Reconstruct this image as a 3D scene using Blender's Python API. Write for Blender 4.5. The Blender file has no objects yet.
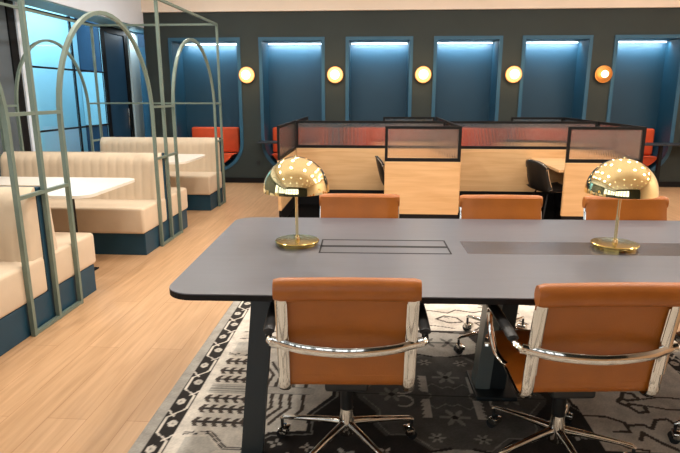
import bpy, bmesh, math, random
import numpy as np
from mathutils import Vector, Matrix
random.seed(4)
S = bpy.context.scene
COL = S.collection
PI = math.pi

# ---------------------------------------------------------------- camera, world, lights, exposure
FPX, EYE = 560.0, 1.47
PHI = math.atan(131.5 / FPX)
PSI = math.atan(38.0 / math.hypot(FPX, 131.5))
cd = bpy.data.cameras.new('camera'); cam = bpy.data.objects.new('camera', cd); COL.objects.link(cam)
cd.sensor_width = 36.0; cd.lens = 36.0 * FPX / 680.0; cd.clip_start = .05
cam.location = (0, 0, EYE); cam.rotation_euler = (PI / 2 - PHI, 0, PSI)
S.camera = cam
w = bpy.data.worlds.new('world'); S.world = w; w.use_nodes = True
w.node_tree.nodes['Background'].inputs[0].default_value = (1, .93, .85, 1)
w.node_tree.nodes['Background'].inputs[1].default_value = .3
S.view_settings.view_transform = 'Standard'; S.view_settings.look = 'None'
S.view_settings.exposure = 0.55; S.view_settings.gamma = 1.0; S.view_settings.use_curve_mapping = False
CEIL = 3.4

def area(name, loc, rot, size, power, color, sy=None, shape=None, spread=None):
    d = bpy.data.lights.new(name, 'AREA'); d.energy = power; d.color = color; d.size = size
    if sy: d.shape = 'RECTANGLE'; d.size_y = sy
    if shape: d.shape = shape
    if spread: d.spread = spread
    o = bpy.data.objects.new(name, d); o.location = loc; o.rotation_euler = rot; COL.objects.link(o)
    return o
WARM = (1, .945, .87)
DOWN = []
for yy in (-2.6, -.9, .8, 2.6, 4.4, 6.2, 8.0):
    for xx in (-2.9, -1.3, .3, 1.9, 3.5, 5.1):
        DOWN.append((xx + (.4 if int(yy * 10) % 3 else 0), yy))
for i, (x, y) in enumerate(DOWN):
    p = 18
    if y < 2: p = .35
    if y > 5: p = 8.5
    if x < -1 and y > 0: p = (3 if y < 2 else 17) if y < 5 else 12
    area('downlight_lamp', (x, y, CEIL - .05), (0, 0, 0), .17, p, WARM, shape='DISK')
# daylight through the windows behind the camera
area('window_daylight', (-1.4, -3.75, 1.75), (PI / 2, 0, 0), 5.0, 4, (.93, .97, 1), sy=2.0)
# added fill lamp without a fixture, brightens the ceiling for soft ambient light
area('ceiling_fill', (1.0, 4.8, 2.95), (PI, 0, 0), 7.5, 55, (1, .96, .90), sy=6.0)

# ---------------------------------------------------------------- materials
def lin(c):
    c = c / 255.0
    return c / 12.92 if c <= .04045 else ((c + .055) / 1.055) ** 2.4
def rgb(r, g, b): return (lin(r), lin(g), lin(b), 1)

def mat(name, col, rough=.5, metal=0, var=0, scale=20, bump=0, bscale=None, stretch=(1, 1, 1), spec=None, coat=0, trans=0, ior=None, sheen=0, col2=None):
    m = bpy.data.materials.new(name); m.use_nodes = True
    n = m.node_tree.nodes; l = m.node_tree.links; b = n['Principled BSDF']
    b.inputs['Base Color'].default_value = col; b.inputs['Roughness'].default_value = rough; b.inputs['Metallic'].default_value = metal
    if spec is not None: b.inputs['Specular IOR Level'].default_value = spec
    if coat: b.inputs['Coat Weight'].default_value = coat; b.inputs['Coat Roughness'].default_value = .15
    if trans: b.inputs['Transmission Weight'].default_value = trans
    if ior: b.inputs['IOR'].default_value = ior
    if sheen: b.inputs['Sheen Weight'].default_value = sheen
    tc = n.new('ShaderNodeTexCoord'); mp = n.new('ShaderNodeMapping'); mp.inputs['Scale'].default_value = stretch
    l.new(tc.outputs['Object'], mp.inputs['Vector'])
    if var or col2:
        no = n.new('ShaderNodeTexNoise'); no.inputs['Scale'].default_value = scale; no.inputs['Detail'].default_value = 5
        l.new(mp.outputs[0], no.inputs['Vector'])
        cr = n.new('ShaderNodeValToRGB')
        a = col if col2 is None else col2
        lo = tuple(max(0, a[i] * (1 - var)) for i in range(3)) + (1,)
        hi = tuple(min(1, col[i] * (1 + var)) for i in range(3)) + (1,)
        cr.color_ramp.elements[0].position = .3; cr.color_ramp.elements[1].position = .7
        cr.color_ramp.elements[0].color = lo; cr.color_ramp.elements[1].color = hi
        l.new(no.outputs['Fac'], cr.inputs[0]); l.new(cr.outputs[0], b.inputs['Base Color'])
    if bump:
        nb = n.new('ShaderNodeTexNoise'); nb.inputs['Scale'].default_value = bscale or scale; nb.inputs['Detail'].default_value = 4
        l.new(mp.outputs[0], nb.inputs['Vector'])
        bp = n.new('ShaderNodeBump'); bp.inputs['Strength'].default_value = bump; bp.inputs['Distance'].default_value = .01
        l.new(nb.outputs['Fac'], bp.inputs['Height']); l.new(bp.outputs[0], b.inputs['Normal'])
    return m
def emit(name, col, s):
    m = bpy.data.materials.new(name); m.use_nodes = True; b = m.node_tree.nodes['Principled BSDF']
    b.inputs['Base Color'].default_value = col; b.inputs['Emission Color'].default_value = col; b.inputs['Emission Strength'].default_value = s
    return m

M = {}
M['leather'] = mat('cognac_leather', rgb(160, 90, 24), .40, var=.10, scale=9, bump=.12, bscale=160)
M['chrome'] = mat('polished_aluminium', rgb(205, 202, 196), .08, 1, var=.03, scale=30)
M['black_plastic'] = mat('black_plastic', rgb(22, 22, 23), .45, var=.1, scale=30)
M['rubber'] = mat('black_rubber', rgb(14, 14, 14), .7, var=.1)
M['brass'] = mat('polished_brass', rgb(250, 233, 180), .05, 1, var=.03, scale=12)
M['brass_base'] = mat('brass_base_plate', rgb(206, 180, 110), .16, 1, var=.04, scale=12)
M['brass_dull'] = mat('satin_brass', rgb(196, 140, 78), .35, 1, var=.05, scale=15)
M['table'] = mat('grey_laminate', rgb(90, 91, 98), .36, var=.05, scale=14, stretch=(.3, 3, 1))
M['table_edge'] = mat('black_table_edge', rgb(12, 12, 13), .6, var=.1, spec=.25)
M['lid'] = mat('brushed_metal_lid', rgb(118, 114, 117), .18, .6, var=.06, scale=10, stretch=(1, 12, 1))
M['leg'] = mat('black_steel', rgb(30, 37, 40), .45, .2, var=.08, scale=10)
M['leg_lit'] = mat('lit_face_steel', rgb(104, 112, 110), .4, .2, var=.05, scale=10)  # lighter copy of the black steel for the column's lit side
M['ledge'] = mat('dark_slate_laminate', rgb(30, 36, 44), .5, var=.05, scale=10)
M['green'] = mat('sage_powdercoat', rgb(112, 128, 118), .42, .15, var=.06, scale=14)
M['navy'] = mat('navy_laminate', rgb(15, 62, 84), .5, var=.08, scale=6)
M['cream'] = mat('cream_upholstery', rgb(208, 188, 162), .75, var=.04, scale=7, bump=.15, bscale=220, sheen=.2)
M['white'] = mat('white_laminate', rgb(232, 226, 216), .3, var=.015, scale=5)
M['wall_dark'] = mat('charcoal_green_paint', rgb(40, 49, 47), .7, var=.05, scale=4, bump=.08, bscale=120)
M['wall_cream'] = mat('cream_paint', rgb(238, 222, 206), .8, var=.02, scale=3)
M['wall_white'] = mat('white_paint', rgb(222, 232, 246), .8, var=.02, scale=3)
M['wall_ceiling'] = mat('warm_white_ceiling', rgb(248, 242, 230), .8, var=.02, scale=3)
M['slate'] = mat('slate_wall_paint', rgb(88, 98, 106), .55, var=.05, scale=2)
M['teal'] = mat('teal_paint', rgb(14, 60, 82), .5, var=.05, scale=3)
M['teal_trim'] = mat('teal_trim_paint', rgb(36, 84, 110), .5, var=.05, scale=6)
M['orange'] = mat('orange_upholstery', rgb(212, 78, 34), .7, var=.06, scale=10, bump=.1, bscale=200)
M['black_frame'] = mat('black_frame_metal', rgb(14, 14, 16), .55, var=.08, scale=20, spec=.25)
M['black_carpet'] = mat('black_carpet', rgb(8, 8, 8), .95, var=.3, scale=160, bump=.3, bscale=300, spec=.05)
M['cyan'] = mat('turquoise_paint', rgb(150, 208, 228), .7, var=.04, scale=2)
M['navyblue'] = mat('deep_blue_panel', rgb(24, 62, 92), .5, var=.05, scale=3)
M['glass'] = mat('clear_glass', (.93, .98, 1, 1), .0, trans=1, ior=1.3, var=.001)
M['black_fabric'] = mat('black_chair_shell', rgb(15, 15, 16), .5, var=.15, scale=40)
M['socket'] = mat('white_plastic', rgb(190, 190, 185), .5, var=.02)
M['glow_warm'] = emit('lit_globe', (1, .80, .52, 1), 2.6)
M['glow_alabaster'] = emit('lit_alabaster', (1, .56, .24, 1), .34)
M['glow_led'] = emit('led_diffuser', (.82, .95, 1, 1), 1.3)
M['glow_down'] = emit('downlight_diffuser', (1, .92, .8, 1), 6.0)
M['pale_blue'] = mat('glass_lit_pale_blue', rgb(190, 214, 222), .6, var=.02, scale=3)  # light from the glass wall is put into the post's colour
M['soffit'] = mat('glass_lit_pale_teal', rgb(128, 168, 182), .5, var=.02, scale=3)  # teal light bounced off the glass, painted into the soffit colour
M['sky'] = emit('daylit_window', (.85, .95, 1, 1), 1.6)

def wood_mat(name, c1, c2, axis='x', rough=.45):
    m = bpy.data.materials.new(name); m.use_nodes = True
    n = m.node_tree.nodes; l = m.node_tree.links; b = n['Principled BSDF']; b.inputs['Roughness'].default_value = rough
    tc = n.new('ShaderNodeTexCoord'); mp = n.new('ShaderNodeMapping')
    mp.inputs['Scale'].default_value = (.7, 6, 9) if axis == 'x' else (6, .7, 9)
    l.new(tc.outputs['Object'], mp.inputs[0])
    no = n.new('ShaderNodeTexNoise'); no.inputs['Scale'].default_value = 2.2; no.inputs['Detail'].default_value = 8; no.inputs['Distortion'].default_value = .6
    l.new(mp.outputs[0], no.inputs[0])
    cr = n.new('ShaderNodeValToRGB'); cr.color_ramp.elements[0].position = .32; cr.color_ramp.elements[1].position = .68
    cr.color_ramp.elements[0].color = c2; cr.color_ramp.elements[1].color = c1
    l.new(no.outputs['Fac'], cr.inputs[0]); l.new(cr.outputs[0], b.inputs['Base Color'])
    return m
M['oak'] = wood_mat('oak_veneer', rgb(220, 182, 134), rgb(205, 163, 114))

def floor_mat():
    m = bpy.data.materials.new('oak_plank_floor'); m.use_nodes = True
    n = m.node_tree.nodes; l = m.node_tree.links; b = n['Principled BSDF']
    tc = n.new('ShaderNodeTexCoord'); mp = n.new('ShaderNodeMapping'); mp.inputs['Rotation'].default_value = (0, 0, PI / 2)
    l.new(tc.outputs['Object'], mp.inputs[0])
    br = n.new('ShaderNodeTexBrick'); br.inputs['Scale'].default_value = 1
    br.inputs['Brick Width'].default_value = 1.5; br.inputs['Row Height'].default_value = .19
    br.inputs['Mortar Size'].default_value = .0015; br.inputs['Mortar Smooth'].default_value = .2
    br.inputs['Color1'].default_value = rgb(206, 168, 130); br.inputs['Color2'].default_value = rgb(196, 157, 118)
    br.inputs['Mortar'].default_value = rgb(168, 124, 84)
    l.new(mp.outputs[0], br.inputs[0])
    mp2 = n.new('ShaderNodeMapping'); mp2.inputs['Scale'].default_value = (22, 1.3, 1); l.new(tc.outputs['Object'], mp2.inputs[0])
    no = n.new('ShaderNodeTexNoise'); no.inputs['Scale'].default_value = 1.6; no.inputs['Detail'].default_value = 7; no.inputs['Distortion'].default_value = .4
    l.new(mp2.outputs[0], no.inputs[0])
    cr = n.new('ShaderNodeValToRGB'); cr.color_ramp.elements[0].position = .3; cr.color_ramp.elements[1].position = .72
    cr.color_ramp.elements[0].color = (.80, .76, .70, 1); cr.color_ramp.elements[1].color = (1.04, 1.04, 1.04, 1)
    l.new(no.outputs['Fac'], cr.inputs[0])
    mx = n.new('ShaderNodeMix'); mx.data_type = 'RGBA'; mx.blend_type = 'MULTIPLY'; mx.inputs['Factor'].default_value = 1
    l.new(br.outputs['Color'], mx.inputs['A']); l.new(cr.outputs[0], mx.inputs['B']); l.new(mx.outputs['Result'], b.inputs['Base Color'])
    b.inputs['Roughness'].default_value = .36
    return m
M['floor'] = floor_mat()

def reeded():
    m = bpy.data.materials.new('reeded_glass'); m.use_nodes = True
    n = m.node_tree.nodes; l = m.node_tree.links; b = n['Principled BSDF']
    b.inputs['Base Color'].default_value = (.88, .83, .80, 1)
    b.inputs['Transmission Weight'].default_value = .95; b.inputs['Roughness'].default_value = .13; b.inputs['IOR'].default_value = 1.2
    b.inputs['Specular IOR Level'].default_value = .8
    tc = n.new('ShaderNodeTexCoord')
    sep = n.new('ShaderNodeSeparateXYZ'); l.new(tc.outputs['Object'], sep.inputs[0])
    ad = n.new('ShaderNodeMath'); ad.operation = 'ADD'; l.new(sep.outputs['X'], ad.inputs[0]); l.new(sep.outputs['Y'], ad.inputs[1])
    mu = n.new('ShaderNodeMath'); mu.operation = 'MULTIPLY'; mu.inputs[1].default_value = 2 * PI / .018; l.new(ad.outputs[0], mu.inputs[0])
    si = n.new('ShaderNodeMath'); si.operation = 'SINE'; l.new(mu.outputs[0], si.inputs[0])
    bp = n.new('ShaderNodeBump'); bp.inputs['Strength'].default_value = 1; bp.inputs['Distance'].default_value = .0012
    l.new(si.outputs[0], bp.inputs['Height']); l.new(bp.outputs[0], b.inputs['Normal'])
    return m
M['reeded'] = reeded()

# ---------------------------------------------------------------- mesh helpers
class MB:
    def __init__(s): s.bm = bmesh.new()
    def box(s, x0, x1, y0, y1, z0, z1, bev=0, seg=2, M4=None):
        r = bmesh.ops.create_cube(s.bm, size=1)
        vs = r['verts']
        for v in vs:
            v.co = Vector((x0 + (v.co.x + .5) * (x1 - x0), y0 + (v.co.y + .5) * (y1 - y0), z0 + (v.co.z + .5) * (z1 - z0)))
        if bev:
            es = set(e for v in vs for e in v.link_edges)
            r = bmesh.ops.bevel(s.bm, geom=list(es), offset=bev, segments=seg, profile=.5, affect='EDGES')
            vs = list(set(list(r['verts'])) | set(v for v in vs if v.is_valid))
        if M4 is not None: bmesh.ops.transform(s.bm, matrix=M4, verts=[v for v in vs if v.is_valid])
        return s
    def beam(s, a, b, wx, wy, up=(0, 0, 1), wx2=None, wy2=None):
        a = Vector(a); b = Vector(b); d = (b - a).normalized(); u = Vector(up)
        if abs(d.dot(u)) > .98: u = Vector((1, 0, 0))
        x = d.cross(u).normalized(); y = x.cross(d).normalized()
        wx2 = wx2 or wx; wy2 = wy2 or wy
        q = []
        for p, ax, ay in ((a, wx, wy), (b, wx2, wy2)):
            for i, j in ((-1, -1), (1, -1), (1, 1), (-1, 1)): q.append(s.bm.verts.new(p + x * i * ax / 2 + y * j * ay / 2))
        for k in range(4): s.bm.faces.new((q[k], q[(k + 1) % 4], q[4 + (k + 1) % 4], q[4 + k]))
        s.bm.faces.new(q[:4][::-1]); s.bm.faces.new(q[4:])
        return s
    def tube(s, pts, rx, ry=None, n=10, closed=False, up=(0, 0, 1), square=False, cap=True):
        pts = [Vector(p) for p in pts]; ry = ry if ry is not None else rx
        N = len(pts); rings = []
        for i, p in enumerate(pts):
            if closed: d = pts[(i + 1) % N] - pts[i - 1]
            else: d = pts[min(i + 1, N - 1)] - pts[max(i - 1, 0)]
            d.normalize(); u = Vector(up)
            x = d.cross(u)
            if x.length < .05: x = d.cross(Vector((1, 0, 0)))
            x.normalize(); y = x.cross(d).normalized()
            rxx = rx[i] if isinstance(rx, (list, tuple)) else rx; ryy = ry[i] if isinstance(ry, (list, tuple)) else ry
            if square: ring = [s.bm.verts.new(p + x * a * rxx + y * b * ryy) for a, b in ((-1, -1), (1, -1), (1, 1), (-1, 1))]
            else: ring = [s.bm.verts.new(p + x * math.cos(2 * PI * k / n) * rxx + y * math.sin(2 * PI * k / n) * ryy) for k in range(n)]
            rings.append(ring)
        m = len(rings[0])
        for i in range(N if closed else N - 1):
            a = rings[i]; b = rings[(i + 1) % N]
            for k in range(m): s.bm.faces.new((a[k], a[(k + 1) % m], b[(k + 1) % m], b[k]))
        if not closed and cap:
            s.bm.faces.new(rings[0][::-1]); s.bm.faces.new(rings[-1])
        return s
    def lathe(s, prof, c=(0, 0, 0), n=48, M4=None):
        rings = []; allv = []
        for r, z in prof:
            if r < 1e-6: ring = [s.bm.verts.new((0, 0, z))]
            else: ring = [s.bm.verts.new((math.cos(2 * PI * k / n) * r, math.sin(2 * PI * k / n) * r, z)) for k in range(n)]
            rings.append(ring); allv += ring
        for a, b in zip(rings, rings[1:]):
            for k in range(n):
                k2 = (k + 1) % n
                if len(a) == 1 and len(b) == 1: continue
                if len(a) == 1: s.bm.faces.new((a[0], b[k2], b[k]))
                elif len(b) == 1: s.bm.faces.new((a[k], a[k2], b[0]))
                else: s.bm.faces.new((a[k], a[k2], b[k2], b[k]))
        if M4 is not None: bmesh.ops.transform(s.bm, matrix=M4, verts=allv)
        bmesh.ops.translate(s.bm, vec=c, verts=allv)
        return s
    def prism(s, pts, z0, z1, axis='z'):
        def P(a, b, c): return {'z': (a, b, c), 'y': (a, c, b), 'x': (c, a, b)}[axis]
        lo = [s.bm.verts.new(P(a, b, z0)) for a, b in pts]; hi = [s.bm.verts.new(P(a, b, z1)) for a, b in pts]
        N = len(pts)
        for k in range(N): s.bm.faces.new((lo[k], lo[(k + 1) % N], hi[(k + 1) % N], hi[k]))
        s.bm.faces.new(lo[::-1]); s.bm.faces.new(hi)
        return s
    def build(s, name, m, parent=None, smooth=False, ang=40):
        bmesh.ops.recalc_face_normals(s.bm, faces=s.bm.faces)
        me = bpy.data.meshes.new(name); s.bm.to_mesh(me); s.bm.free(); me.materials.append(m)
        o = bpy.data.objects.new(name, me); COL.objects.link(o)
        if smooth:
            me.shade_smooth()
            me.set_sharp_from_angle(angle=math.radians(ang))
        if parent: o.parent = parent
        return o

def tag(o, label, cat, group=None):
    o['label'] = label; o['category'] = cat
    if group: o['group'] = group
    return o
def struct(o): o['kind'] = 'structure'; return o
def thing(name, label, cat, loc=(0, 0, 0), rz=0, group=None):
    o = bpy.data.objects.new(name, None); COL.objects.link(o); o.location = loc; o.rotation_euler = (0, 0, rz); o.empty_display_size = .1
    return tag(o, label, cat, group)
def dup(root, loc, rz, label, group=None):
    def cp(o, par):
        c = o.copy(); COL.objects.link(c); c.parent = par
        for ch in [k for k in bpy.data.objects if k.parent == o]: cp(ch, c)
        return c
    r = cp(root, None); r.location = loc; r.rotation_euler = (0, 0, rz); r['label'] = label
    if group: r['group'] = group
    return r
def spline(pts, n=8):
    P = [Vector(p) for p in pts]; P = [2 * P[0] - P[1]] + P + [2 * P[-1] - P[-2]]; out = []
    for i in range(1, len(P) - 2):
        for k in range(n):
            t = k / n; a, b, c, d = P[i - 1:i + 3]
            out.append(.5 * ((2 * b) + (c - a) * t + (2 * a - 5 * b + 4 * c - d) * t * t + (3 * b - a - 3 * c + d) * t ** 3))
    out.append(P[-2]); return out
def rrect(x0, x1, y0, y1, r, n=8):
    out = []
    for cx, cy, a0 in ((x1 - r, y1 - r, 0), (x0 + r, y1 - r, 90), (x0 + r, y0 + r, 180), (x1 - r, y0 + r, 270)):
        for k in range(n + 1):
            a = math.radians(a0 + 90 * k / n); out.append((cx + r * math.cos(a), cy + r * math.sin(a)))
    return out

# ---------------------------------------------------------------- the setting
XL, XR, YB, YF = -4.25, 6.4, -4.0, 9.45
struct(MB().box(-6.2, XR, YB, 11.2, -.1, 0).build('floor', M['floor']))
struct(MB().box(-6.2, XR, YB, 11.2, CEIL, CEIL + .1).build('ceiling', M['wall_ceiling']))
struct(MB().box(XR, XR + .1, YB, 11.2, 0, CEIL).build('wall_right', M['wall_cream']))

# rear wall with windows behind the camera
rb = MB(); rb.box(-6.2, XR, YB - .1, YB, 0, .7).box(-6.2, XR, YB - .1, YB, 2.8, CEIL)
wins = [(-4.1 + 1.15 * i, -4.1 + 1.15 * i + .95) for i in range(5)]
ex = [-6.2] + [e for ww in wins for e in ww] + [XR]
for a, b in zip(ex[::2], ex[1::2]): rb.box(a, b, YB - .1, YB, .7, 2.8)
struct(rb.build('wall_rear', M['wall_dark']))
for i, (a, b) in enumerate(wins):
    wf = MB()
    for x in (a, (a + b) / 2, b): wf.box(x - .03, x + .03, YB - .07, YB + .02, .7, 2.8)
    for z in (.73, 1.9, 2.77): wf.box(a, b, YB - .06, YB + .01, z - .03, z + .03)
    wo = struct(wf.build('window_%d' % (i + 1), M['black_frame']))
    MB().box(a, b, YB - .095, YB - .08, .7, 2.8).build('pane', M['sky'], wo)

# windows in the left wall, beside and behind the camera
for i in range(4):
    a = -3.6 + 1.25 * i; b = a + 1.0
    wf = MB()
    for y in (a, (a + b) / 2, b): wf.box(XL, XL + .05, y - .03, y + .03, .9, 2.45)
    for z in (.92, 1.8, 2.43): wf.box(XL, XL + .045, a, b, z - .025, z + .025)
    wo = struct(wf.build('window_%d' % (i + 7), M['black_frame']))
    MB().box(XL + .002, XL + .012, a, b, .9, 2.45).build('pane', M['sky'], wo)

# far wall with six tall niches
NC = [-2.85, -1.41, .008, 1.416, 2.80, 4.21]
def nout(c, off=0, n=10):
    hw, zt, zb, r = (.54 if c < -2 else .485) + off, 2.325 + off, .24 - off, .46 + off
    pts = [(c + hw, zt), (c - hw, zt)]
    for cx, a0 in ((c - hw + r, 180), (c + hw - r, 270)):
        for k in range(n + 1):
            a = math.radians(a0 + 90 * k / n); pts.append((cx + r * math.cos(a), zb + r + r * math.sin(a)))
    return pts
bm = bmesh.new(); es = []
def loop(pts):
    vs = [bm.verts.new((a, YF, b)) for a, b in pts]
    for k in range(len(vs)): es.append(bm.edges.new((vs[k], vs[(k + 1) % len(vs)])))
loop([(-3.85, 0), (XR, 0), (XR, 2.77), (-3.85, 2.77)])
for c in NC: loop(nout(c))
bmesh.ops.triangle_fill(bm, use_beauty=True, edges=es)
me = bpy.data.meshes.new('wall_far'); bm.to_mesh(me); bm.free(); me.materials.append(M['wall_dark'])
wf_ = bpy.data.objects.new('wall_far', me); COL.objects.link(wf_); struct(wf_)
md = wf_.modifiers.new('s', 'SOLIDIFY'); md.thickness = .03; md.offset = 0
# return edge of the dark wall and its pale upper band
struct(MB().box(-3.85, -3.80, YF + .02, 10.4, 0, 2.77).build('wall_far_return', M['wall_dark']))
struct(MB().box(-3.85, XR, YF - .06, YF + .02, 2.775, CEIL).build('wall_far_upper', M['wall_cream']))
struct(MB().box(-3.80, XR, YF - .03, YF - .016, 0, .09).build('baseboard_far', M['black_frame']))
for k, c in enumerate(NC):
    d = .47
    t = MB(); inner = nout(c); outer = nout(c, .055)
    N = len(inner)
    y0, y1 = YF - .035, YF - .012
    bmx = t.bm
    rings = [[bmx.verts.new((a, y, b)) for a, b in pts] for pts, y in ((outer, y1), (outer, y0), (inner, y0), (inner, y1))]
    for i in range(4):
        A, B = rings[i], rings[(i + 1) % 4]
        for j in range(N): bmx.faces.new((A[j], A[(j + 1) % N], B[(j + 1) % N], B[j]))
    to = struct(t.build('trim_%d' % (k + 1), M['teal_trim']))
    s_ = MB()
    A = [s_.bm.verts.new((a, YF - .012, b)) for a, b in nout(c, -.001)]; B = [s_.bm.verts.new((a, YF + d, b)) for a, b in nout(c, -.001)]
    for j in range(N): s_.bm.faces.new((A[j], A[(j + 1) % N], B[(j + 1) % N], B[j]))
    s_.bm.faces.new(B)
    so = s_.build('niche_shell', M['teal'], to)
    MB().box(c - .47, c + .47, YF + d - .03, YF + d - .006, 2.304, 2.322).build('light_strip', M['glow_led'], to)
    area('niche_led', (c, YF + d - .12, 2.30), (math.radians(22), 0, 0), .92, 8.0, (.90, .97, 1), sy=.05)
    # orange seat inside the niche
    pos = ['at the far left behind the cream booths', 'left of the wooden pods', 'second from the left of those behind the pods', 'behind the middle wooden panel',
           'behind the right pod opening', 'at the far right edge'][k]
    st = thing('niche_seat', 'orange upholstered seat in the wall niche ' + pos, 'seat', (c, YF + .24, 0), 0, 'orange seats in the wall niches')
    bk = MB().box(-.42, .42, .10, .21, .48, .92, .03, 3).build('backrest', M['orange'], st, True)
    pts = [(-.50, .475), (-.50, .46)]
    prof = []
    for q in range(9):
        a = math.radians(195 + 75 * q / 8); prof.append((.02 + .47 * math.cos(a), .73 + .47 * math.sin(a)))
    pl = [(-.50, .48), (-.505, .62)]
    poly = [p for p in prof if p[1] < .475]
    poly = [(min(-.40, poly[0][0]), .475)] + poly + [(-x, z) for x, z in poly[::-1]] + [(.40, .475)]
    MB().prism(poly, -.20, .09, 'y').build('seat', M['orange'], st)

# small socket on the far wall, sconces
so = tag(MB().box(-2.05, -1.99, YF - .03, YF - .016, .31, .37, .004).build('wall_socket', M['black_plastic']), 'tiny black wall socket low on the dark wall beside the far left niche', 'socket')
def make_sconce():
    t = thing('wall_sconce', '', 'wall light', (0, 0, 0), 0, 'round wall sconces between the niches')
    R = Matrix.Rotation(PI / 2, 4, 'X')
    MB().lathe([(0, 0), (.05, 0), (.05, .035), (0, .035)], M4=R).build('mount', M['brass_dull'], t, True)
    MB().lathe([(0, .03), (.115, .03), (.124, .036), (.124, .05), (.113, .054), (0, .054)], M4=R).build('disc', M['glow_alabaster'], t, True)
    MB().lathe([(.123, .034), (.132, .034), (.132, .056), (.123, .056), (.123, .034)], M4=R).build('rim', M['brass_dull'], t, True)
    MB().lathe([(.075 * math.sin(a), .06 + .05 - .05 * math.cos(a)) for a in [PI * q / 12 for q in range(13)]], M4=R, n=24).build('globe', M['glow_warm'], t, True)
    return t
sc = make_sconce()
SX = [-2.155, -.70, .72, 2.15, 3.54]
snames = ['left of the second niche, leftmost of the row', 'second of the row, above the left opening of the pods', 'third of the row, above the middle wooden block',
          'fourth of the row, left of the fifth niche', 'amber disc showing around its small globe, rightmost of the row']
for i, x in enumerate(SX):
    lab = 'round glowing wall sconce, ' + snames[i]
    if i == 0: sc.location = (x, YF - .016, 1.79); sc['label'] = lab; o = sc
    elif i < 4: o = dup(sc, (x, YF - .016, 1.79), 0, lab)
    else:
        o = dup(sc, (x, YF - .016, 1.79), 0, lab)
        for ch in [k for k in bpy.data.objects if k.parent == o]:
            if ch.name.startswith('disc'):
                ch.data = ch.data.copy(); ch.data.materials[0] = M['brass_dull']; ch['label'] = 'amber metal disc'
            if ch.name.startswith('globe'): ch.scale = (.75, .75, .75); ch.location = (0, -.015, 0)
    pd = bpy.data.lights.new('sconce_light', 'POINT'); pd.energy = 2.2 if i < 4 else 1.2; pd.color = (1, .62, .3); pd.shadow_soft_size = .08
    po = bpy.data.objects.new('sconce_light', pd); po.location = (x, YF - .26, 1.79); COL.objects.link(po)

# narrow dark ledges in two niches
tag(MB().box(-1.96, -1.25, 9.05, 9.40, .70, .725, .006).build('ledge_table', M['ledge']), 'dark narrow table ledge before the niche left of the pods', 'table', 'dark table ledges before the niches')
tag(MB().box(3.85, 5.05, 9.05, 9.40, .70, .725, .006).build('ledge_table', M['ledge']), 'dark narrow table ledge before the far right niche', 'table', 'dark table ledges before the niches')
for x0, x1 in ((-1.6, -1.55), (4.45, 4.5)):
    o = MB().box(x0, x1, 9.20, 9.25, 0, .70).build('post', M['black_frame'])
    o.parent = [k for k in bpy.data.objects if k.name.startswith('ledge_table')][0 if x0 < 0 else 1]

# left side: slate wall, glass wall, bulkhead above
struct(MB().box(XL - .12, XL, YB, 6.50, 0, 2.56).build('wall_left', M['slate']))
struct(MB().box(XL - .10, XL + .02, 6.50, 6.63, 0, 2.56).build('trim_7', M['black_frame']))
struct(MB().box(XL - .10, XL + .03, 6.65, 6.79, 0, 2.56).build('trim_8', M['wall_white']))
struct(MB().box(XL, -3.84, YB, 11.2, 2.54, CEIL).build('ceiling_bulkhead', M['wall_white']))
struct(MB().box(XL, -3.86, YB, 11.2, 2.525, 2.54).build('ceiling_soffit', M['soffit']))
g = MB()
for y in (6.82, 7.86): g.box(XL - .02, XL + .02, y - .010, y + .010, 0, 2.52)
for z in (.05, 1.02, 1.81, 2.49): g.box(XL - .025, XL + .025, 6.82, 8.72, z - .011, z + .011)
gw = struct(g.build('window_6', M['black_frame']))
for y0, y1 in ((6.835, 7.845), (7.875, 8.71)):
    MB().box(XL - .006, XL + .006, y0, y1, .07, 2.47).build('pane', M['glass'], gw)
dr = MB()
dr.box(XL - .03, XL + .03, 8.73, 8.81, 0, 2.52).box(XL - .03, XL + .03, 9.50, 9.62, 0, 2.52).box(XL - .03, XL + .03, 8.81, 9.50, 2.42, 2.52)
do = struct(dr.build('door_1', M['black_frame']))
MB().box(XL - .012, XL + .012, 8.815, 9.495, .02, 2.41).build('door_leaf', M['navyblue'], do)
MB().box(XL + .014, XL + .05, 9.42, 9.45, .9, 1.25, .004).build('door_handle', M['chrome'], do)
struct(MB().box(XL - .10, XL + .05, 9.65, 10.0, 0, 2.52).build('trim_9', M['pale_blue']))
struct(MB().box(XL - .05, -3.86, 10.25, 10.35, 0, 2.30).build('wall_corridor', M['teal_trim']))
struct(MB().box(-6.2, -3.80, 10.42, 10.5, 0, CEIL).build('wall_room_far', M['navyblue']))
area('post_fill', (-4.05, 9.75, 2.5), (0, 0, 0), .25, 3.5, (.85, .95, 1))  # added fill that lifts the shadowed pale post, no fixture here
# lit turquoise room behind the glass
struct(MB().box(-5.75, -5.51, 4.5, 10.4, 0, CEIL).build('wall_room_back', M['cyan']))
struct(MB().box(-5.65, XL - .13, 4.4, 4.5, 0, CEIL).build('wall_room_near', M['cyan']))
struct(MB().box(-5.65, XL - .05, 4.5, 10.4, 3.0, 3.05).build('ceiling_room', M['cyan']))
area('room_light', (-4.9, 8.0, 2.96), (0, 0, 0), .9, 75, (.80, .96, 1), sy=4.5)
tag(MB().box(-5.50, -5.02, 10.38, 10.418, .92, 1.88, .004).build('whiteboard', M['cyan']), 'pale turquoise board on the deep blue wall seen through the glass', 'board')

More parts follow.
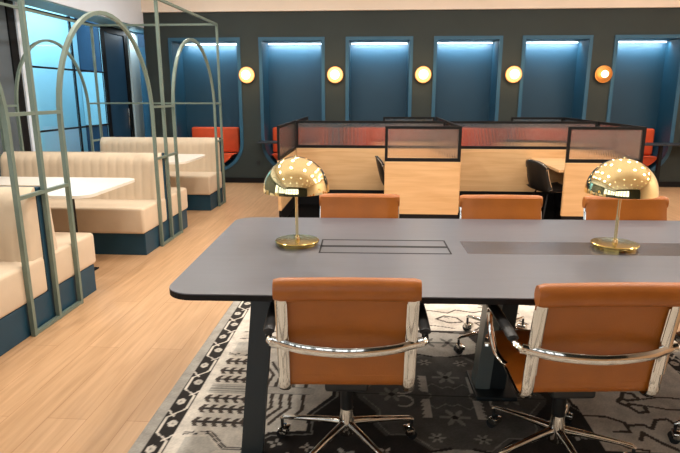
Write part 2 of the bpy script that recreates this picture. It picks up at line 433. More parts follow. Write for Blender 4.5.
# bulkhead fittings
for i, (x0, y0, y1) in enumerate(((-3.84, 5.2, 6.1), (-3.84, 6.6, 7.3))):
    tag(MB().box(x0, x0 + .035, y0, y1, 2.72, 2.98, .008).build('ceiling_vent', M['wall_white']), 'white box panel on the bulkhead above the booths, ' + ('nearer one' if i == 0 else 'one nearer the dark wall'), 'vent')
t = thing('smoke_detector', 'white round detector under the bulkhead edge above the big arch', 'detector', (-3.90, 5.42, 2.52))
MB().lathe([(0, 0), (.07, 0), (.07, -.03), (.045, -.045), (0, -.045)]).build('housing', M['wall_white'], t, True)
MB().lathe([(0, -.045), (.03, -.045), (.028, -.075), (0, -.085)], n=24).build('sensor', M['socket'], t, True)

# ---------------------------------------------------------------- cream booths
XO, XI = -2.15, -3.80          # aisle end and rear end of the benches
def tuft_back(y0, sgn, x0, x1, z0=.44, z1=.905, th=.15, lean=.05):
    """padded back with vertical channels; the padded face looks towards sgn"""
    m = MB(); bm = m.bm
    chan = .085; NX = int(round((x1 - x0) / chan)) * 6; NZ = 12
    def face_pt(i, j):
        x = x0 + (x1 - x0) * i / NX; ph = (i / 6) % 1.0
        edge = abs(math.sin(PI * (i / 6.0))) ** .45
        z = z0 + (z1 - z0) * j / NZ
        r = 1 - max(0, (j / NZ - .82) / .18) ** 2.2 * .55
        dep = (th * r - .006 * (1 - edge) - lean * (j / NZ))
        e = min(i, NX - i) / 3.0
        if e < 1: dep *= .80 + .20 * math.sqrt(max(0, 1 - (1 - e) ** 2))
        return (x, y0 + sgn * dep, z)
    G = [[bm.verts.new(face_pt(i, j)) for j in range(NZ + 1)] for i in range(NX + 1)]
    Bk = [[bm.verts.new((x0 + (x1 - x0) * i / NX, y0, z0 + (z1 - z0) * j / NZ)) for j in (0, NZ)] for i in range(NX + 1)]
    for i in range(NX):
        for j in range(NZ): bm.faces.new((G[i][j], G[i + 1][j], G[i + 1][j + 1], G[i][j + 1]))
        bm.faces.new((G[i][NZ], G[i + 1][NZ], Bk[i + 1][1], Bk[i][1]))
        bm.faces.new((G[i][0], G[i + 1][0], Bk[i + 1][0], Bk[i][0]))
        bm.faces.new((Bk[i][0], Bk[i + 1][0], Bk[i + 1][1], Bk[i][1]))
    for i in (0, NX): bm.faces.new([G[i][j] for j in range(NZ + 1)] + [Bk[i][1], Bk[i][0]])
    return m
def bench(yc, label, sides=(-1, 1)):
    t = thing('booth_bench', label, 'bench', (0, yc, 0), 0, 'cream booth benches')
    ya = -.60 if -1 in sides else -.03; yb = .60 if 1 in sides else .03
    MB().box(XI, XO, ya + .015, yb - .015, 0, .21, .004).build('plinth', M['navy'], t)
    MB().box(XI, XO + .003, -.025, .025, .21, .90, .004).build('spine_panel', M['navy'], t)
    for s in sides:
        a, b = sorted((s * .028, s * .62))
        MB().box(XI, XO + .01, a, b, .21, .455, .028, 4).build('seat', M['cream'], t, True)
        tuft_back(s * .028, s, XI, XO - .005).build('backrest', M['cream'], t, True, 60)
    return t
bench(1.26, 'cream tufted double booth bench outside the frame at the left', (1,))
bench(3.39, 'cream tufted double booth bench nearest the camera, cut by the left edge')
bench(5.53, 'cream tufted double booth bench in the middle of the row')
bench(7.62, 'cream tufted booth bench at the far end below the green frame corner', (-1,))
def booth_table(yc, label, d=.93):
    t = thing('booth_table', label, 'table', (0, yc, 0), 0, 'white booth tables')
    MB().prism(rrect(-3.78, -2.13, -d / 2, d / 2, .12), .722, .745).build('tabletop', M['white'], t)
    for x in (-2.52, -3.4):
        MB().box(x - .02, x + .02, -.02, .02, .01, .722).build('leg', M['black_frame'], t)
        MB().box(x - .12, x + .12, -.12, .12, 0, .012, .004).build('foot', M['black_frame'], t)
booth_table(2.32, 'white rounded booth table outside the frame at the left')
booth_table(4.40, 'white rounded booth table between the nearest and the middle cream bench')
booth_table(6.50, 'white booth table between the middle and the far cream bench', .90)

# ---------------------------------------------------------------- green arched frame around the booths
ZT, ZS, ZA = 2.37, 1.36, 2.085
tf = thing('arched_frame', 'sage green metal frame with tall arches around the cream booths', 'frame', (0, 0, 0))
B2 = .014
SP = [1.27, 3.41, 5.55, 7.62]
for X, side in ((-2.125, 1), (-3.82, 0)):
    zb = 0 if side else 0
    for i, y in enumerate(SP):
        MB().beam((X, y, .0), (X, y, ZT), .028, .028).build('post', M['green'], tf)
        ys = (y - .28, y + .28) if i < 3 else (y - .28,)
        for z in (.014, .87, ZS):
            MB().beam((X, ys[0], z), (X, ys[-1] if i < 3 else y, z), .026, .022).build('tie_bar', M['green'], tf)
    for i in range(3):
        a = SP[i] + .28; b = SP[i + 1] - .28; c = (a + b) / 2; r = (b - a) / 2
        pts = [(X, a, 0), (X, a, .6), (X, a, ZS - .12)]
        for k in range(25):
            an = PI - PI * k / 24
            pts.append((X, c + r * math.cos(an), ZS - .06 + (ZA - ZS + .06) * math.sin(an)))
        pts += [(X, b, ZS - .12), (X, b, .6), (X, b, 0)]
        MB().tube(pts, .014, .014, square=True, up=(1, 0, 0)).build('arch', M['green'], tf)
    MB().beam((X, SP[0], ZT), (X, SP[-1], ZT), .026, .026).build('top_rail', M['green'], tf)
for y in (SP[0], SP[-1]):
    MB().beam((-3.82, y, ZT), (-2.125, y, ZT), .026, .026).build('top_rail', M['green'], tf)
MB().beam((-3.82, SP[-1] + .045, ZS), (-2.125, SP[-1] + .045, ZS), .022, .022).build('cross_rail', M['green'], tf)

# ---------------------------------------------------------------- wooden pods
PYF, PYS, PYR = 6.22, 7.50, 8.90
PX = [-1.10, .905, 2.84]
tag(MB().box(PX[0] - .02, PX[2] + .02, PYF - .02, PYR + .02, 0, .012).build('pod_carpet', M['black_carpet']), 'black carpet under the wooden pods', 'carpet')
ZC = .012
def screen(name, label, axis, a0, a1, c, z0, z1, wood0, splits=(), grp=None, th=.035, plinth=True, wz=None):
    """a partition: black plinth, oak panel and reeded glass screen in a black frame"""
    t = thing(name, label, 'partition', (((a0 + a1) / 2), c, 0) if axis == 'x' else (c, (a0 + a1) / 2, 0), 0, grp)
    L = (a1 - a0) / 2
    def bx(u0, u1, h, q0, q1, nm, m, bev=0, par=t):
        mb = MB()
        if axis == 'x': mb.box(u0, u1, -h / 2, h / 2, q0, q1, bev)
        else: mb.box(-h / 2, h / 2, u0, u1, q0, q1, bev)
        return mb.build(nm, m, par)
    if plinth: bx(-L + .01, L - .01, th - .01, ZC, wood0, 'plinth', M['black_frame'])
    bx(-L, L, th, wood0, z0, 'wood_panel', M['oak'], .003)
    fb = MB(); f = .030; fh = .026
    def fbx(u0, u1, q0, q1):
        if axis == 'x': fb.box(u0, u1, -fh / 2, fh / 2, q0, q1)
        else: fb.box(-fh / 2, fh / 2, u0, u1, q0, q1)
    fbx(-L, L, z0, z0 + f + .008); fbx(-L, L, z1 - f, z1)
    ed = [-L, L - f] + [s - f / 2 - (a0 + a1) / 2 for s in splits]
    for u in ed: fbx(u, u + f, z0 + f + .008, z1 - f)
    fr = fb.build('screen_frame', M['black_frame'], t)
    us = sorted(ed)
    for u0, u1 in zip(us, us[1:]): bx(u0 + f, u1, .006, z0 + f + .008, z1 - f, 'glass', M['reeded'], par=fr)
    return t
ZTOP = 1.14
# long spine in two halves, cross partitions running front to rear, fronts of the desk blocks
e = .02
screen('pod_partition', 'long oak and ribbed glass partition at the back of the left pod opening', 'x', PX[0] + e, PX[1] - e, PYS, .78, ZTOP, .22, grp='pod spine partitions')
screen('pod_partition', 'long oak and ribbed glass partition at the back of the right pod opening', 'x', PX[1] + e, PX[2] - e, PYS, .78, ZTOP, .22, grp='pod spine partitions')
for i, x in enumerate(PX):
    lab = ['oak end partition with ribbed glass at the left end of the pods', 'middle cross partition of oak and ribbed glass behind the middle block', 'oak end partition with ribbed glass at the right end of the pods'][i]
    screen('pod_side_partition', lab, 'y', PYF + (.02 if i else 0), PYR, x, .755, ZTOP, .18, splits=(PYS,), grp='pod cross partitions')
FB = [(.085, .89), (2.04, 2.825)]
for i, (a, b) in enumerate(FB):
    screen('pod_front_panel', 'oak desk block front with ribbed glass screen, ' + ('middle block' if i == 0 else 'right block behind the right lamp'), 'x', a, b + .02, PYF, .755, ZTOP, .165, grp='front desk blocks')
    screen('pod_front_panel', 'far oak block with ribbed glass screen on the rear side of the pods, ' + ('left one' if i == 0 else 'right one'), 'x', a, b - .01, PYR - .02, .755, ZTOP, .165, grp='rear desk blocks')
def pod_desk(xa, xb, ya, yb, label):
    t = thing('pod_desk', label, 'desk', ((xa + xb) / 2, (ya + yb) / 2, ZC), 0, 'oak desks inside the pods')
    hx, hy = (xb - xa) / 2, (yb - ya) / 2
    MB().box(-hx, hx, -hy, hy, .63, .66, .004).build('desktop', M['oak'], t)
    for s in (-1, 1): MB().box(hx * .2 - .03, hx * .2 + .03, s * (hy - .12) - .02, s * (hy - .12) + .02, 0, .63).build('leg', M['black_frame'], t)
pod_desk(-.02 + .12, PX[1] - .025, PYF + .03, PYS - .025, 'oak desk hidden behind the middle wooden block')
pod_desk(1.99, PX[2] - .025, PYF + .03, PYS - .025, 'oak desk with its pale left edge showing beside the right wooden block')

def make_pod_chair():
    """upholstered black shell chair with pale rim, facing local +Y"""
    t = thing('pod_chair', '', 'chair', (0, 0, 0), 0, 'black chairs inside the pods')
    m = MB(); bm = m.bm; NU, NV = 14, 18
    def P(u, v, off=0):
        # v 0 front of seat .. 1 top of back ; u -1..1
        if v < .5:
            q = v / .5; y = .22 - .40 * q; z = .46 - .03 * math.sin(q * PI * .8); w = .22
        else:
            q = (v - .5) / .5; y = -.18 - .10 * q ** .7; z = .455 + .40 * q; w = .23 - .03 * q
        edge = abs(u) ** 3
        return (u * w, y + (.05 * edge if v > .5 else 0), z + (.03 * edge if v <= .5 else 0) - (.06 * abs(u) ** 4 if v > .9 else 0))
    G = [[bm.verts.new(P(-1 + 2 * i / NU, j / NV)) for j in range(NV + 1)] for i in range(NU + 1)]
    for i in range(NU):
        for j in range(NV): bm.faces.new((G[i][j], G[i + 1][j], G[i + 1][j + 1], G[i][j + 1]))
    sh = m.build('shell', M['black_fabric'], t, True, 80); sd = sh.modifiers.new('s', 'SOLIDIFY'); sd.thickness = .03
    rim = [P(-1.03, j / NV) for j in range(NV + 1)] + [P(-1 + 2 * i / NU, 1.0) for i in range(1, NU)] + [P(1.03, j / NV) for j in range(NV, -1, -1)]
    MB().tube(rim, .006, n=6).build('rim', M['chrome'], t, True)
    for sx in (-1, 1):
        for sy in (-1, 1):
            MB().tube([(sx * .12, sy * .12, .43), (sx * .22, sy * .24, .013)], .011, n=8).build('leg', M['black_frame'], t, True)
    return t
pc = make_pod_chair()
pc.location = (.26, 6.80, ZC); pc.rotation_euler = (0, 0, -PI / 2 + .1); pc['label'] = 'black chair with pale rim peeking out left of the middle wooden block'
pc.scale = (1, 1, .86)
dup(pc, (2.02, 6.56, ZC), -PI / 2 + .30, 'black chair with pale rim pulled up to the desk in the right pod opening')

# ---------------------------------------------------------------- rug (woven pattern laid on its own fine mesh)
def build_rug():
    x0, x1, y0, y1 = -1.025, 1.785, .62, 4.48
    cx, cy = .38, 2.55
    st = .0065
    nx = int((x1 - x0) / st); ny = int((y1 - y0) / st)
    xs = np.linspace(x0, x1, nx); ys = np.linspace(y0, y1, ny)
    X, Y = np.meshgrid(xs, ys, indexing='ij')
    IV = np.array([.68, .62, .54]); DK = np.array([.030, .026, .024]); GR = np.array([.25, .235, .21]); MG = np.array([.105, .10, .092]); BR = np.array([.085, .066, .055])
    C = np.zeros(X.shape + (3,)); C[:] = IV
    def seg(px, py, a, b):
        ax, ay = a; bx, by = b; dx, dy = bx - ax, by - ay
        t = np.clip(((px - ax) * dx + (py - ay) * dy) / max(dx * dx + dy * dy, 1e-9), 0, 1)
        return np.hypot(px - ax - t * dx, py - ay - t * dy)
    def line(px, py, pts, w, col, mask=None):
        xs_ = [p[0] for p in pts]; ys_ = [p[1] for p in pts]
        d = np.full(px.shape, 9.)
        for a, b in zip(pts, pts[1:]): d = np.minimum(d, seg(px, py, a, b))
        k = d < w / 2
        if mask is not None: k &= mask
        C[k] = col
    def poly(px, py, pts, col, mask=None):
        ins = np.zeros(px.shape, bool); n = len(pts)
        for i in range(n):
            xa, ya = pts[i]; xb, yb = pts[(i + 1) % n]
            if ya == yb: continue
            c = ((ya > py) != (yb > py)) & (px < (xb - xa) * (py - ya) / (yb - ya) + xa)
            ins ^= c
        if mask is not None: ins &= mask
        C[ins] = col
    rs = np.random.RandomState(3)
    m = np.abs(X - cx); n = np.abs(Y - cy)          # folded coordinates
    # --- field: the big dark medallion with stepped outline
    edge = [(0, 0), (.585, 0), (.585, .03), (.69, .20), (.675, .34), (.84, .36), (.93, .46), (.93, .62), (.60, .78), (.30, .80), (0, .80)]
    poly(m, n, edge, DK)
    line(m, n, [(.560, 0), (.560, .04), (.665, .205), (.65, .365), (.83, .385), (.905, .47), (.905, .61), (.595, .755), (.30, .775), (0, .775)], .008, GR)
    inner = [(0, 0), (.475, 0), (.46, .05), (.372, .17), (.384, .275), (.33, .36), (.235, .352), (.14, .45), (0, .45)]
    poly(m, n, inner, MG)
    line(m, n, inner[1:], .013, DK); 
    line(m, n, [(a * .96 - .012, b - .016) for a, b in inner[2:]], .006, GR)
    # pendant hexagons above and below
    hexa = [(0, .44), (.05, .43), (.21, .48), (.24, .62), (.19, .76), (0, .78)]
    poly(m, n, hexa, GR * 1.5); line(m, n, hexa[1:], .016, DK)
    def star(px, py, c, r, col):
        a = np.arctan2(py - c[1], px - c[0]); d = np.hypot(px - c[0], py - c[1])
        C[d < r * (.62 + .38 * np.cos(6 * a))] = col
        C[d < r * .22] = DK
    star(m, n, (.0, .19), .075, GR); star(m, n, (.29, .0), .07, GR); star(m, n, (.06, .62), .07, MG * 1.4)
    star(m, n, (.10, .355), .04, GR * 1.3)
    line(m, n, [(-.0, .0), (.085, .11), (0, .16)], .0)if False else None
    line(m, n, [(0, .095), (.03, .075), (.08, .12), (.13, .06), (.09, 0)], .007, GR)
    C[n < .006] = np.where((m[n < .006] < .56)[:, None], DK, C[n < .006])
    # ivory combs inside the medallion
    for mm in (.12, .25):
        body = (np.abs(m - mm) < .014) & (np.abs(n - .12) < .085)
        C[body & (mm > .2)] = C[body & (mm > .2)]
    zz = (m > .105) & (m < .105 + .03 + .018 * (np.mod(n, .034) / .034)) & (n > .035) & (n < .20)
    C[zz] = IV * .75
    ar = np.hypot(m - .235, n - .06); C[(ar < .055) & (ar > .043) & (m < .262)] = IV * .7
    # leafy blobs in the dark band
    for (a, b, r) in ((.74, .55, .05), (.80, .44, .035), (.50, .50, .05), (.60, .66, .045), (.40, .62, .045), (.52, .30, .04), (.50, .14, .03), (.33, .47, .035), (.66, .46, .03)):
        an = np.arctan2(n - b, m - a); d = np.hypot(m - a, n - b)
        k = d < r * (.6 + .4 * np.cos(4 * an + a * 9)); C[k] = GR * 1.6; C[d < r * .25] = DK
    for q in range(8):
        a = .36 + .075 * q; b = .71 - .012 * q if q > 3 else .70
        d = np.hypot((m - a) / 2.2, (n - b + .5 * (m - a))); C[(d < .013)] = IV * .8
    # --- cream side fields: combs and stripes
    left = X < cx
    for n0 in (.60, .70):
        line(m, n, [(1.20, n0), (1.13, n0 + .01), (1.10, n0 + .035), (1.06, n0), (1.02, n0 + .01), (.98, n0 + .035)], .010, BR)
        line(m, n, [(1.12, n0 - .03), (1.10, n0), (1.06, n0 + .03)], .009, BR)
    for n0 in (.095, .19, .30):
        xr = [.985, 1.01] if False else None
        k = (m > .965) & (m < 1.215)
        C[k & (np.abs(n - n0) < .0075)] = DK * 1.6
        ph = np.mod(m - .965 + np.abs(n - n0) * .6, .046)
        C[k & (ph < .022) & (np.abs(n - n0) < .036) & (np.abs(n - n0) > .004)] = BR
    k = (m > .955) & (m < 1.215) & (n < .045); C[k & (np.mod(n, .018) < .009)] = GR * 1.3
    line(m, n, [(1.23, .395), (1.10, .38), (1.01, .49), (.94, .49)], .022, DK); line(m, n, [(1.23, .395), (1.10, .38), (1.01, .49), (.94, .49)], .006, IV)
    star(m, n, (1.16, .393), .038, IV * .8)
    for (a, b) in ((1.08, .90),):
        star(m, n, (a, b), .055, GR * 1.3)
    poly(m, n, [(1.20, .42), (1.10, .41), (1.03, .50), (1.10, .56), (1.20, .55)], GR * 2.1)
    # chevrons between comb field and medallion
    for q, a in enumerate((.73, .795, .84, .885, .93)):
        line(m, n, [(a - .01, .0), (a, .06), (a - .015, .16), (a + .035, .245), (a + .06, .30)] if q else [(a, 0), (a - .01, .17), (a + .03, .25)], .017, BR)
        C[(n < .03) & (np.abs(m - a) < .05)] = IV * .85
    line(m, n, [(.70, .035), (.95, .035)], .007, GR)
    # --- the ivory fields above and below, brown meanders
    def meander(pts, wd=.016): line(m, n, pts, wd, BR)
    meander([(.03, .99), (.11, .93), (.20, .95), (.17, 1.02), (.09, 1.05), (.03, .99)]); meander([(.26, .82), (.31, .88), (.28, .94), (.36, .96), (.33, 1.04)])
    meander([(.42, .86), (.50, .92), (.46, 1.0), (.56, 1.02), (.62, .94)]); meander([(0, 1.14), (.12, 1.10), (.18, 1.16), (.30, 1.12), (.42, 1.18), (.60, 1.12)])
    meander([(.0, .88), (.07, .86), (.13, .84)], .010); meander([(.70, .80), (.78, .86), (.74, .93), (.85, .98)]); meander([(0, 1.27), (.2, 1.31), (.4, 1.27), (.6, 1.31), (.8, 1.27), (1.0, 1.31)])
    C[(np.abs(n - 1.38) < .012) & (m < 1.2)] = BR
    star(m, n, (.40, 1.22), .06, GR); star(m, n, (.10, 1.03), .03, GR); star(m, n, (.85, 1.12), .06, GR)
    # --- right hand ivory field has the bold branching meanders seen beside the chair
    rt = (X > .98) & (X < 1.60) & (np.abs(Y - cy) < .40)
    C[rt] = IV * .92
    XX = X; YY = np.where(Y > cy, 2 * cy - Y, Y) + .0
    for pts, wd in (([(1.18, 2.60), (1.196, 2.54), (1.229, 2.504), (1.251, 2.458), (1.298, 2.469), (1.30, 2.52), (1.241, 2.535), (1.22, 2.51)], .02),
                    ([(1.32, 2.518), (1.41, 2.492), (1.50, 2.50)], .014), ([(.975, 2.417), (1.075, 2.415), (1.147, 2.368), (1.141, 2.296), (1.076, 2.292)], .018),
                    ([(1.162, 2.347), (1.224, 2.358), (1.248, 2.324), (1.299, 2.40), (1.354, 2.411), (1.383, 2.347), (1.46, 2.36)], .018),
                    ([(1.162, 2.237), (1.195, 2.293), (1.24, 2.222), (1.29, 2.17)], .02), ([(1.02, 2.24), (1.08, 2.18), (1.16, 2.16)], .016)):
        line(XX, YY, pts, wd, BR, rt)
    # --- guard stripe and border (distance from the rug's edge)
    d = np.minimum(np.minimum(X - x0, x1 - X), np.minimum(Y - y0, y1 - Y))
    side = np.minimum(X - x0, x1 - X) <= np.minimum(Y - y0, y1 - Y)
    T = np.where(side, Y - 2.151, X - cx)                     # runs along the border
    C[d < .185] = IV * 1.0
    C[(d > .163) & (d < .168)] = GR
    C[d < .148] = DK
    P_ = .3785; tt = np.mod(T, P_)
    zz = np.interp(tt, [0, .125, .20, .325, P_], [.069, .069, .133, .133, .069])
    C[(np.abs(d - zz) < .0065) & (d < .148)] = IV
    for t0, dd in ((.075, .112), (.262, .087)):
        q = np.hypot((tt - t0) / 1.25, (d - dd)); C[q < .0215] = IV * .85
        C[q < .006] = GR
    for t0, dd, s in ((.16, .075, 1), (.345, .13, -1)):
        C[(np.abs((d - dd) + s * .8 * (tt - t0)) < .006) & (np.abs(tt - t0) < .03)] = IV
    C[d < .057] = GR * 1.5
    C[(d > .054) & (d < .0585)] = DK
    # wool wear
    nz = rs.rand(nx // 6 + 2, ny // 6 + 2)
    fx = np.linspace(0, nz.shape[0] - 1.001, nx); fy = np.linspace(0, nz.shape[1] - 1.001, ny)
    ix = fx.astype(int); iy = fy.astype(int); ax = (fx - ix)[:, None]; ay = (fy - iy)[None, :]
    nn = (nz[ix][:, iy] * (1 - ax) * (1 - ay) + nz[ix + 1][:, iy] * ax * (1 - ay) + nz[ix][:, iy + 1] * (1 - ax) * ay + nz[ix + 1][:, iy + 1] * ax * ay)
    C *= (.70 + .34 * nn + .22 * rs.rand(nx, ny))[..., None]
    C = np.clip(C, 0, 1)
    zt = .011 + .0008 * rs.rand(nx, ny)
    co = np.stack([X, Y, zt], -1).reshape(-1, 3)
    idx = np.arange(nx * ny).reshape(nx, ny)
    F = np.stack([idx[:-1, :-1], idx[1:, :-1], idx[1:, 1:], idx[:-1, 1:]], -1).reshape(-1, 4)
    # skirt so that the rug has thickness
    bi = np.concatenate([idx[:, 0], idx[-1, 1:], idx[-2::-1, -1], idx[0, -2:0:-1]])
    low = co[bi].copy(); low[:, 2] = .0005; off = len(co)
    li = off + np.arange(len(bi)); S4 = np.stack([bi, np.roll(bi, -1), np.roll(li, -1), li], -1)[:, ::-1]
    V = np.vstack([co, low]); FF = np.vstack([F, S4, ])
    me = bpy.data.meshes.new('patterned_rug')
    me.vertices.add(len(V)); me.vertices.foreach_set('co', V.astype('f').ravel())
    me.loops.add(FF.size); me.loops.foreach_set('vertex_index', FF.astype('i').ravel())
    me.polygons.add(len(FF)); me.polygons.foreach_set('loop_start', np.arange(0, FF.size, 4, dtype='i'))
    me.update(calc_edges=True)
    at = me.color_attributes.new('weave', 'FLOAT_COLOR', 'POINT')
    cc = np.ones((len(V), 4), 'f'); cc[:off, :3] = C.reshape(-1, 3); cc[off:, :3] = GR
    at.data.foreach_set('color', cc.ravel())
    mt = bpy.data.materials.new('woven_wool'); mt.use_nodes = True; nt = mt.node_tree
    b = nt.nodes['Principled BSDF']; b.inputs['Roughness'].default_value = .95; b.inputs['Specular IOR Level'].default_value = .15
    a = nt.nodes.new('ShaderNodeAttribute'); a.attribute_name = 'weave'; nt.links.new(a.outputs['Color'], b.inputs['Base Color'])
    me.materials.append(mt); me.validate()
    o = bpy.data.objects.new('patterned_rug', me); COL.objects.link(o)
    o.rotation_euler = (0, 0, 0)
    return tag(o, 'black, grey and ivory patterned wool rug under the long table', 'rug')
build_rug()

# ---------------------------------------------------------------- long grey table
TR = math.radians(1.6)
tt = thing('conference_table', 'long grey table with thin black edge, rounded corner and slanted black legs', 'table', (-.803, 2.63, 0), TR)
def TL(x, y): return x, y
TLEN = 4.0
prof = rrect(-.02, TLEN, -.68, .68, .11, 10)
MB().prism(prof, .737, .741).build('tabletop', M['table'], tt)
MB().prism(rrect(-.021, TLEN + .001, -.681, .681, .111, 10), .715, .7368).build('edge_band', M['table_edge'], tt)
MB().prism(rrect(.10, TLEN - .12, -.60, .60, .08, 6), .700, .715).build('underframe', M['table_edge'], tt)
# power hatch: black outlined pair of flaps near the left lamp
hx0, hx1 = .53, 1.16; hy0, hy1 = -.10, .155
h = MB()
for (a, b, c, d) in ((hx0, hx1, hy0, hy0 + .011), (hx0, hx1, hy1 - .011, hy1), (hx0, hx0 + .008, hy0, hy1), (hx1 - .008, hx1, hy0, hy1), (hx0, hx1, .010, .040)):
    h.box(a, b, c, d, .7405, .7418)
h.build('hatch_outline', M['table_edge'], tt)
MB().box(1.235, 2.95, hy0 + .012, hy1 - .012, .7405, .7414).build('cable_lid', M['lid'], tt)
def leg(a, b, w1, w2, nm='leg'):
    MB().beam(a, b, w1, w2, up=(0, 1, 0)).build(nm, M['leg'], tt)
for s in (-1, 1):
    leg((.335, s * .50, .70), (.285, s * .60, .0165), .088, .04)
    leg((3.35, s * .50, .70), (3.49, s * .62, .0165), .075, .035)
for X_ in (.335, 3.35): MB().box(X_ - .04, X_ + .04, -.52, .52, .66, .70).build('cross_bar', M['leg'], tt)
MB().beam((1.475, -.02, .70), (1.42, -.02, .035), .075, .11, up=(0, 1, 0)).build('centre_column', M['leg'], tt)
MB().beam((1.40, -.03, .70), (1.345, -.03, .035), .07, .10, up=(0, 1, 0)).build('column_lit_face', M['leg_lit'], tt)  # lit side of the centre column, its light put into a grey colour
MB().box(1.30, 1.50, -.16, .12, .0135, .035, .006).build('centre_foot', M['leg'], tt)

# ---------------------------------------------------------------- brass lamps
def make_lamp():
    t = thing('table_lamp', '', 'lamp', (0, 0, 0), 0, 'brass dome lamps on the long table')
    MB().lathe([(0, .0), (.098, .0), (.098, .014), (.108, .014), (.110, .017), (.110, .022), (.107, .025), (.02, .027), (0, .027)], n=64).build('base', M['brass_base'], t, True, 30)
    MB().lathe([(.0075, .026), (.0075, .41), (0, .412)], n=20).build('pole', M['brass'], t, True)
    MB().lathe([(0, .026), (.014, .026), (.012, .042), (.0075, .044)], n=20).build('collar', M['brass'], t, True)
    R, Hh, z0 = .162, .168, .270
    pr = [(R * math.cos(a), z0 + Hh * math.sin(a)) for a in [PI / 2 * q / 24 for q in range(25)]]
    pr[-1] = (0, z0 + Hh)
    pi_ = [((R - .003) * math.cos(a), z0 + (Hh - .003) * math.sin(a)) for a in [PI / 2 * q / 24 for q in range(25)]]; pi_[-1] = (0, z0 + Hh - .003)
    MB().lathe(pr[::-1] + pi_, n=72).build('shade', M['brass'], t, True, 30)
    MB().lathe([(0, z0 + Hh - .002), (.008, z0 + Hh - .002), (.007, z0 + Hh + .006), (0, z0 + Hh + .007)], n=16).build('finial', M['brass'], t, True)
    MB().lathe([(0, .38), (.018, .38), (.018, .33), (.025, .32), (0, .29)], n=20).build('bulb', M['socket'], t, True)
    return t
lp = make_lamp(); ZTT = .741
lp.location = (-.393, 2.695, ZTT); lp['label'] = 'polished brass dome table lamp left of the black outlined power hatch'
dup(lp, (1.168, 2.735, ZTT), .4, 'polished brass dome table lamp standing at the right on the metal cable lid')
bpy.data.objects['table_lamp.001'].location.z = ZTT + .0006

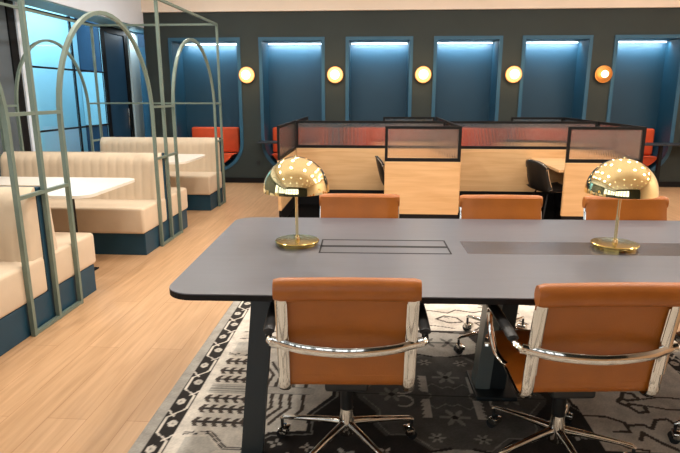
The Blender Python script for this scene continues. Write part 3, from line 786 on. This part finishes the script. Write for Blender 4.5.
# ---------------------------------------------------------------- leather office chairs (face local +Y)
def make_chair():
    t = thing('office_chair', '', 'chair', (0, 0, 0), 0, 'cognac leather office chairs')
    # side profile of the sling: (y, z)
    prof = spline([(.245, .395, 0), (.255, .435, 0), (.22, .460, 0), (.10, .462, 0), (-.06, .445, 0), (-.17, .428, 0), (-.212, .445, 0), (-.228, .54, 0), (-.245, .64, 0), (-.265, .74, 0), (-.278, .80, 0), (-.284, .858, 0)], 5)
    P = [(p.x, p.y) for p in prof]
    # cushion thickness bulges between the stitched seams
    def strip(y_pts, name, x=.240, th=.022, mater='leather'):
        m = MB(); bm = m.bm; N = len(y_pts); rows = []
        for i, (y, z) in enumerate(y_pts):
            a = y_pts[max(i - 1, 0)]; b = y_pts[min(i + 1, N - 1)]
            ty, tz = b[0] - a[0], b[1] - a[1]; L = math.hypot(ty, tz); ny_, nz_ = tz / L, -ty / L      # towards the sitter for back, up for the seat
            if nz_ < -.001 and abs(ty) > abs(tz): ny_, nz_ = -ny_, -nz_
            pad = th * (.55 + .45 * abs(math.sin(PI * i / 8.0)) ** .5)
            if z > .66 and mater == 'leather': pad = th * .95
            row = []
            for k in range(13):
                u = -1 + k / 6.0; e_ = math.sqrt(max(0, 1 - abs(u) ** 6))
                row.append(((u * x), y + ny_ * pad * e_, z + nz_ * pad * e_))
            for k in range(12, -1, -1):
                u = -1 + k / 6.0
                row.append((u * x, y - ny_ * .006, z - nz_ * .006))
            rows.append([bm.verts.new(v) for v in row])
        W = len(rows[0])
        for A, B in zip(rows, rows[1:]):
            for k in range(W): bm.faces.new((A[k], A[(k + 1) % W], B[(k + 1) % W], B[k]))
        bm.faces.new(rows[0]); bm.faces.new(rows[-1][::-1])
        return m.build(name, M[mater], t, True, 50)
    cut = 33
    strip(P[:cut], 'seat'); strip(P[cut - 1:], 'backrest')
    # the folded roll along the top of the back
    r = MB(); bm = r.bm; rings = []
    nr = 25
    for k in range(nr):
        u = -1 + 2 * k / (nr - 1); x = u * .248
        sc_ = 1 if abs(u) < .95 else .86
        ring = []
        for j in range(18):
            a = 2 * PI * j / 18; cy, cz = -.306, .832
            ring.append(bm.verts.new((x, cy + .030 * math.cos(a) * sc_, cz + .041 * math.sin(a) * sc_ + .003 * math.cos(u * 1.5))))
        rings.append(ring)
    for A, B in zip(rings, rings[1:]):
        for j in range(18): bm.faces.new((A[j], A[(j + 1) % 18], B[(j + 1) % 18], B[j]))
    bm.faces.new(rings[0][::-1]); bm.faces.new(rings[-1])
    r.build('headroll', M['leather'], t, True, 60)
    for s in (-1, 1):
        pts = [(s * .226, y - .016, z - .012 * (1 if z < .47 else 0)) for y, z in P[2:-7]]
        MB().tube(pts, .010, .022, n=10, up=(1, 0, 0)).build('side_rail', M['chrome'], t, True)
        # flat back plate of the rail seen from behind
        MB().tube([(s * .226, y - .028, z) for y, z in P[34:-4]], .005, .020, n=8, up=(1, 0, 0)).build('rail_plate', M['chrome'], t, True)
        # arm loop: chrome bar from the rear band forward, down and back to the seat rail
        lp_ = spline([(s * .240, -.250, .618), (s * .268, -.264, .624), (s * .280, -.225, .630), (s * .283, -.10, .640), (s * .283, .03, .650), (s * .282, .075, .632), (s * .278, .070, .56), (s * .268, .03, .485), (s * .250, -.01, .455), (s * .235, -.03, .448)], 6)
        am = MB().tube(lp_, .0085, .0125, n=10, up=(1, 0, 0)).build('armrest', M['chrome'], t, True)
        pd_ = spline([(s * .282, -.21, .640), (s * .284, -.10, .655), (s * .284, .02, .665), (s * .282, .062, .655)], 5)
        MB().tube(pd_, .012, .021, n=12, up=(1, 0, 0)).build('arm_pad', M['black_plastic'], am, True)
    band = spline([(-.270, -.265, .628), (-.235, -.268, .620), (-.15, -.298, .612), (0, -.315, .607), (.15, -.298, .612), (.235, -.268, .620), (.270, -.265, .628)], 6)
    MB().tube(band, .008, .019, n=10, up=(0, 0, 1)).build('back_band', M['chrome'], t, True)
    # under-seat spreader
    MB().tube(spline([(-.225, .02, .440), (-.12, .0, .412), (0, 0, .402), (.12, .0, .412), (.225, .02, .440)], 5), .020, .012, n=8).build('spreader', M['chrome'], t, True)
    MB().box(-.085, .085, -.12, .10, .345, .405, .012, 3).build('tilt_mechanism', M['black_plastic'], t, True)
    MB().tube([(.08, .02, .37), (.20, .03, .365), (.24, .03, .362)], .006, n=8).build('tilt_lever', M['black_plastic'], t, True)
    MB().lathe([(0, .35), (.026, .35), (.026, .21), (.022, .205), (0, .205)], n=24).build('gas_column', M['black_plastic'], t, True)
    b = MB().lathe([(0, .21), (.025, .21), (.030, .17), (.036, .115), (.034, .095), (0, .095)], n=28).build('hub', M['chrome'], t, True)
    for k in range(5):
        a = PI / 2 + 2 * PI * k / 5; c, s = math.cos(a), math.sin(a)
        pts = [(c * q, s * q, z) for q, z in ((.02, .142), (.10, .135), (.20, .122), (.285, .110), (.300, .100))]
        MB().tube(pts, [.017, .015, .0125, .011, .008], [.019, .015, .011, .009, .007], n=10).build('base_arm', M['chrome'], b, True)
        cs = MB(); cs.tube([(c * .295, s * .295, .105), (c * .295, s * .295, .066)], .007, n=8)
        cs.tube([(c * .295 - s * -.0 - s * .02, s * .295 + c * .02, .033), (c * .295 + s * .02, s * .295 - c * .02, .033)], .0205, n=18)
        co_ = cs.build('caster', M['rubber'], t, True)
        co_.location.z = .0
        hd = MB().box(-.027, .027, -.010, .030, .036, .064, .006, 2, M4=Matrix.Translation((c * .295, s * .295, 0)) @ Matrix.Rotation(a + PI / 2, 4, 'Z')).build('hood', M['chrome'], co_, True)
    return t
ch = make_chair(); ZR = .0125
ch.location = (-.110, 2.085, ZR - .0125 + .0); ch.rotation_euler = (0, 0, math.radians(3))
ch['label'] = 'cognac leather chair seen from behind at the left half of the near table edge'
ch.location.z = .0005
CH = [((.748, 2.09), 5, 'cognac leather office chair with its back to us, at the right, its left armrest showing'),
      ((1.58, 2.16), 4, 'leather office chair past the right edge of the frame, only one black caster showing'),
      ((-.100, 3.115), 181, 'cognac leather chair on the far side of the table, beside the left brass lamp'),
      ((.765, 3.13), 181, 'cognac leather chair on the far side of the table, the middle one of three'),
      ((1.520, 3.15), 182, 'cognac leather chair on the far side of the table, behind the right brass lamp')]
for (x, y), a, lab in CH:
    o = dup(ch, (x, y, .0005), math.radians(a), lab)
    if a == 5:                                          # its star base is swivelled under the seat
        for c in [k for k in bpy.data.objects if k.parent == o and k.name.split('.')[0] in ('hub', 'caster')]:
            c.rotation_euler.z = math.radians(-32)
